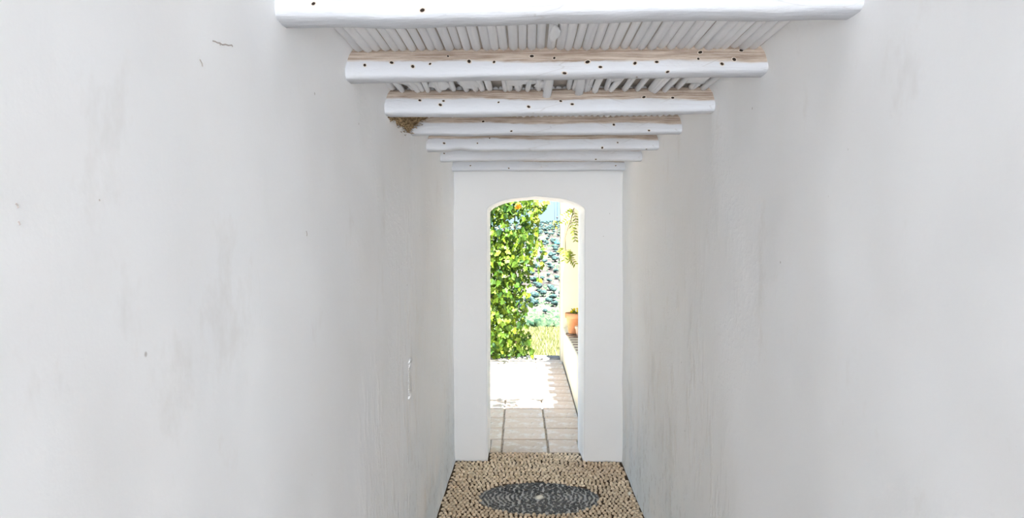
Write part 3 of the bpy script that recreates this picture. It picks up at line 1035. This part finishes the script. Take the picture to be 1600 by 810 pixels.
while k < 292:
    z = rnd.uniform(.0, 2.12); x = rnd.uniform(-.56, edge_x(z) + .05)
    e = edge_x(z) - x
    if e < .2 and rnd.random() > .35 + e * 2.6: continue
    if dens(x, z) < -.40 and rnd.random() < .6 and z > .3: continue
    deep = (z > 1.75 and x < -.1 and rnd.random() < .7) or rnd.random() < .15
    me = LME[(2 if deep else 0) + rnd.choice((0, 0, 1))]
    s = rnd.uniform(.045, .085)
    P = Vector((x - vo.x, rnd.uniform(-.26, -.14), z + .04))
    o = share('leaf', me, vine, P, rot_leaf().to_euler(), (s, s, s)); k += 1
# orange bloom near the top
fl = MB()
for k in range(9):
    a = k * 2.4; v, f = LS[1]
    R = Matrix.Rotation(a, 3, 'Y') @ Matrix.Rotation(-.6, 3, 'X')
    fl.add([R @ (Vector(q) * .05) + Vector((-.10 - vo.x + .02 * math.cos(k), -.30, 1.98 + .02 * math.sin(k * 1.7))) for q in v], f)
o = fl.build('flower', M['orange'], vine, smooth=False); o['label'] = 'orange bloom'
# paler upright spray standing clear of the vine on the right
spr = empty('trailing_branch', (.14, 9.50, 2.60))
tag(spr, 'bright green trailing branch of rounded leaves hanging beside the vine, high up', 'branch')
mb = MB(); mb.tube([(0, 0, .0), (.02, .0, -.25), (-.05, 0, -.55), (.0, 0, -.80)], [.006, .005, .004, .002], 5)
mb.build('stem', M['twig'], spr)
k = 0
for k in range(46):
    t_ = rnd.random()
    if k < 26: px, pz = rnd.uniform(-.03, .12) , 2.06 - rnd.uniform(0, .13); px += (pz - 2.0) * .35
    else: px, pz = rnd.uniform(-.08, .04), 1.93 - rnd.uniform(0, .14)
    o = share('leaf', LBROAD if k % 3 else LME[0], spr, (px, rnd.uniform(-.05, .05), pz - 2.60), rot_leaf().to_euler(), (.062,) * 3)

# leafy growth along the pergola timber, throws the dappled shade
def canopy(name, lab, n, xr, yr, zr, grp=None):
    mb = MB()
    for k in range(n):
        x = rnd.uniform(*xr); y_ = rnd.uniform(*yr)
        if noise.noise(Vector((x * 3.3, y_ * 3.3, 5))) < -.08: continue
        v, f = LS[rnd.choice((0, 1))]; R = rot_leaf(); s = rnd.uniform(.05, .09); P = Vector((x, y_, rnd.uniform(*zr)))
        mb.add([R @ (Vector(q) * s) + P for q in v], f)
    mb.tube([(xr[0], (yr[0] + yr[1]) / 2, zr[1]), (xr[1], (yr[0] + yr[1]) / 2, zr[1])], .008, 5)
    o = mb.build(name, M['leaf_s'], smooth=False)
    tag(o, lab, 'vine', kind='stuff')
canopy('overhead_vine', 'overhead vine trained on the pergola timber above the terrace', 700, (-1.9, .62), (8.1, 8.75), (2.60, 2.75))
canopy('eave_creeper', 'thin creeper hanging along the house eave above the doorway outside', 900, (-1.4, .62), (5.78, 6.15), (2.62, 2.8))

# loose strand drifting out from the vine
stn = empty('vine_strand', (.10, 9.50, 1.80)); so = Vector(stn.location)
tag(stn, 'thin loose vine strand with small leaves straying from the vine across the hillside view', 'vine')
PT = [[(.10, 1.80), (.14, 1.62), (.22, 1.47), (.28, 1.38)], [(.14, 1.62), (.13, 1.45), (.17, 1.22), (.16, 1.02)], [(.13, 1.45), (.06, 1.30), (.07, 1.10)], [(.22, 1.47), (.20, 1.33), (.22, 1.20)]]
for pl_ in PT:
    P = [Vector((a, 9.5 + .02 * math.sin(a * 40), b)) - so for a, b in pl_]
    mb = MB(); mb.tube(P, .0022, 4); mb.build('stem', M['twig'], stn)
    for k in range(13):
        u = rnd.random() * (len(P) - 1.001); q = P[int(u)].lerp(P[int(u) + 1], u % 1)
        s_ = rnd.uniform(.035, .065)
        share('leaf', rnd.choice(LME[:2] + [LBROAD]), stn, q + Vector((rnd.uniform(-.02, .02), rnd.uniform(-.02, .02), 0)), rot_leaf().to_euler(), (s_,) * 3)

# hanging sprigs in front of the cream pillar
def sprig(name, loc, label, main, twigs, size=.05):
    root = empty(name, loc); tag(root, label, 'branch')
    mb = MB(); mb.tube(main, [.004] * len(main), 5); mb.build('stem', M['twig'], root)
    for tw in twigs:
        (a, b, n) = tw; a = Vector(a); b = Vector(b)
        t2 = MB(); t2.tube([a, (a + b) / 2 + Vector((0, 0, .01)), b], .002, 4); t2.build('twig', M['twig'], root)
        for k in range(n):
            P = a.lerp(b, (k // 2 + .7) / (n / 2)); sd = 1 if k % 2 else -1
            d = (b - a).normalized(); side = Vector((d.z, 0, -d.x)) * sd
            dirv = (side * .9 + d * .6 + Vector((0, -.25, 0))).normalized()
            xx_ = dirv.cross(Vector((0, -1, 0))).normalized(); zz_ = xx_.cross(dirv).normalized()
            q = Matrix((xx_, dirv, zz_)).transposed() @ Matrix.Rotation(rnd.uniform(-.9, .9), 3, 'Y')
            share('leaf', LSPRIG, root, P, q.to_euler(), (size * rnd.uniform(.8, 1.25),) * 3)
# anchored to pixels 898,325 .. 884,418 of the photo at its own depth of 8.3 m
def at(px, py, Y):
    d = pray(px, py); return Vector((0, 0, 1.6)) + d * (Y / d.y)
A = at(899, 322, 8.30); base = Vector((A.x + .03, 8.32, 2.56))
def rel(px, py): return tuple(at(px, py, 8.30) - base)
sprig('hanging_branch', base, 'thin hanging branch with slim pale green leaves in front of the cream pillar',
      [(0, 0, 0), rel(899, 318), rel(894, 338), rel(887, 358), rel(883, 372), rel(884, 392)],
      [(rel(897, 327), rel(880, 338), 10), (rel(894, 338), rel(879, 350), 10), (rel(897, 330), rel(901, 352), 10), (rel(892, 345), rel(897, 366), 10),
       (rel(896, 352), rel(899, 377), 10), (rel(893, 336), rel(888, 330), 6),
       (rel(883, 388), rel(875, 395), 8), (rel(884, 390), rel(893, 400), 10), (rel(884, 392), rel(899, 413), 14), (rel(884, 392), rel(881, 408), 8), (rel(888, 396), rel(890, 408), 8)], .047)
o = None
# wire with the teal pendant
W = at(870.5, 375, 8.36)
root = empty('hanging_ornament', (W.x, 8.36, 2.555)); tag(root, 'teal glazed pendant hanging on a thin dark wire beside the pillar', 'ornament')
zb = W.z - 2.555
mb = MB(); mb.tube([(0, 0, 0), (.003, 0, zb * .5), (0, 0, zb)], .0022, 5); mb.build('wire', M['wire'], root)
for zz, r in ((zb * .745, .011), (zb * .845, .009)):
    mb = MB(); mb.lathe([(0.0001, r * 1.3), (r * .7, r * .9), (r, 0), (r * .7, -r * .9), (0.0001, -r * 1.3)], 10, (0, 0, zz)); mb.build('bead', M['wire'], root)
mb = MB(); mb.lathe([(.0001, .03), (.008, .025), (.013, .0), (.03, -.03), (.036, -.045), (.030, -.047), (.0001, -.03)], 16, (0, 0, zb)); mb.build('bell', M['teal'], root)
W2 = at(867, 352, 8.4)
root2 = empty('trailing_tendril', (W2.x, 8.40, 2.56)); tag(root2, 'thin tendril with a few small pale leaves hanging beside the pendant wire', 'branch')
mb = MB(); mb.tube([(0, 0, 0), (-.01, 0, (W2.z - 2.56) * .6), (0, 0, W2.z - 2.56 - .05)], .0018, 4); mb.build('stem', M['twig'], root2)
for k in range(9):
    share('leaf', LSPRIG, root2, (rnd.uniform(-.02, .02), rnd.uniform(-.01, .01), W2.z - 2.56 + rnd.uniform(-.06, .06)), rot_leaf().to_euler(), (.045,) * 3)

# ------------------------------------------------------------------ pots on the ledge
pot = empty('flower_pot', (.578, 8.62, .466)); tag(pot, 'large terracotta flower pot with a thick rim on the brick-topped ledge', 'pot')
mb = MB(); mb.lathe([(.0001, .0), (.074, .0), (.079, .01), (.101, .175), (.101, .180), (.118, .183), (.122, .19), (.122, .232), (.118, .240), (.106, .240), (.102, .232), (.098, .20)], 32)
mb.build('pot_body', M['terracotta'], pot)
mb = MB(); mb.lathe([(.0001, .208), (.099, .205)], 20); mb.build('soil', M['soil'], pot)
pl = empty('pot_plant', (.60, 8.62, .665)); tag(pl, 'small yellow-flowering plant growing in the large terracotta pot', 'plant')
mb = MB()
for k in range(7):
    a = k * .9; mb.tube([(0, 0, -.02), (.03 * math.cos(a), .03 * math.sin(a), .03), (.06 * math.cos(a), .06 * math.sin(a), .05)], .002, 4)
mb.build('stem', M['twig'], pl)
for k in range(26):
    a = rnd.uniform(0, 6.28); r_ = rnd.uniform(.01, .085)
    share('leaf', LBROAD, pl, (r_ * math.cos(a), r_ * math.sin(a), rnd.uniform(.03, .085)), rot_leaf().to_euler(), (.035,) * 3)
for k in range(9):
    a = rnd.uniform(0, 6.28); r_ = rnd.uniform(.02, .09)
    mb = MB()
    for q in range(5):
        R = Matrix.Rotation(q * 1.256, 3, 'Z') @ Matrix.Rotation(.5, 3, 'X'); v, f = LS[1]
        mb.add([R @ (Vector(w_) * .018) for w_ in v], f)
    o = mb.build('flower', M['yellow'], pl, smooth=False); o.location = (r_ * math.cos(a), r_ * math.sin(a) - .03, rnd.uniform(.045, .09)); o.rotation_euler = (.9, 0, 0)
p2 = empty('small_clay_pot', (.605, 8.34, .480)); tag(p2, 'small pale clay pot in front of the large terracotta pot', 'pot')
mb = MB(); mb.lathe([(.0001, 0), (.034, 0), (.042, .07), (.050, .078), (.052, .10), (.046, .105), (.043, .095)], 20); mb.build('pot_body', M['clay'], p2)
mb = MB(); mb.lathe([(.0001, .088), (.043, .086)], 14); mb.build('soil', M['soil'], p2)
mb = MB()
pts = [at(px, py, 8.45) for (px, py) in ((899, 524), (893, 523), (888, 521.5), (884, 520), (882, 521), (883.5, 523.5), (888, 525), (895, 526.5), (902, 527.5))]
yy = [8.30, 8.36, 8.45, 8.52, 8.44, 8.32, 8.24, 8.18, 8.12]
pts = []
for (px, Y) in ((899, 8.36), (893, 8.42), (888, 8.50), (884.5, 8.56), (883.5, 8.45), (885, 8.34), (889, 8.26), (895, 8.20), (902, 8.14)):
    s = 0.511 + (0.440 - 0.511) * (Y - 6.57) / (8.88 - 6.57)
    X = (px - 822) / 1150 * Y + .008
    pts.append((X, Y, s + .025))
mb.tube(pts, .0055, 6)
o = mb.build('cord', M['cord']); tag(o, 'thin brown cord looped on the ledge at the foot of the terracotta pot', 'cord')
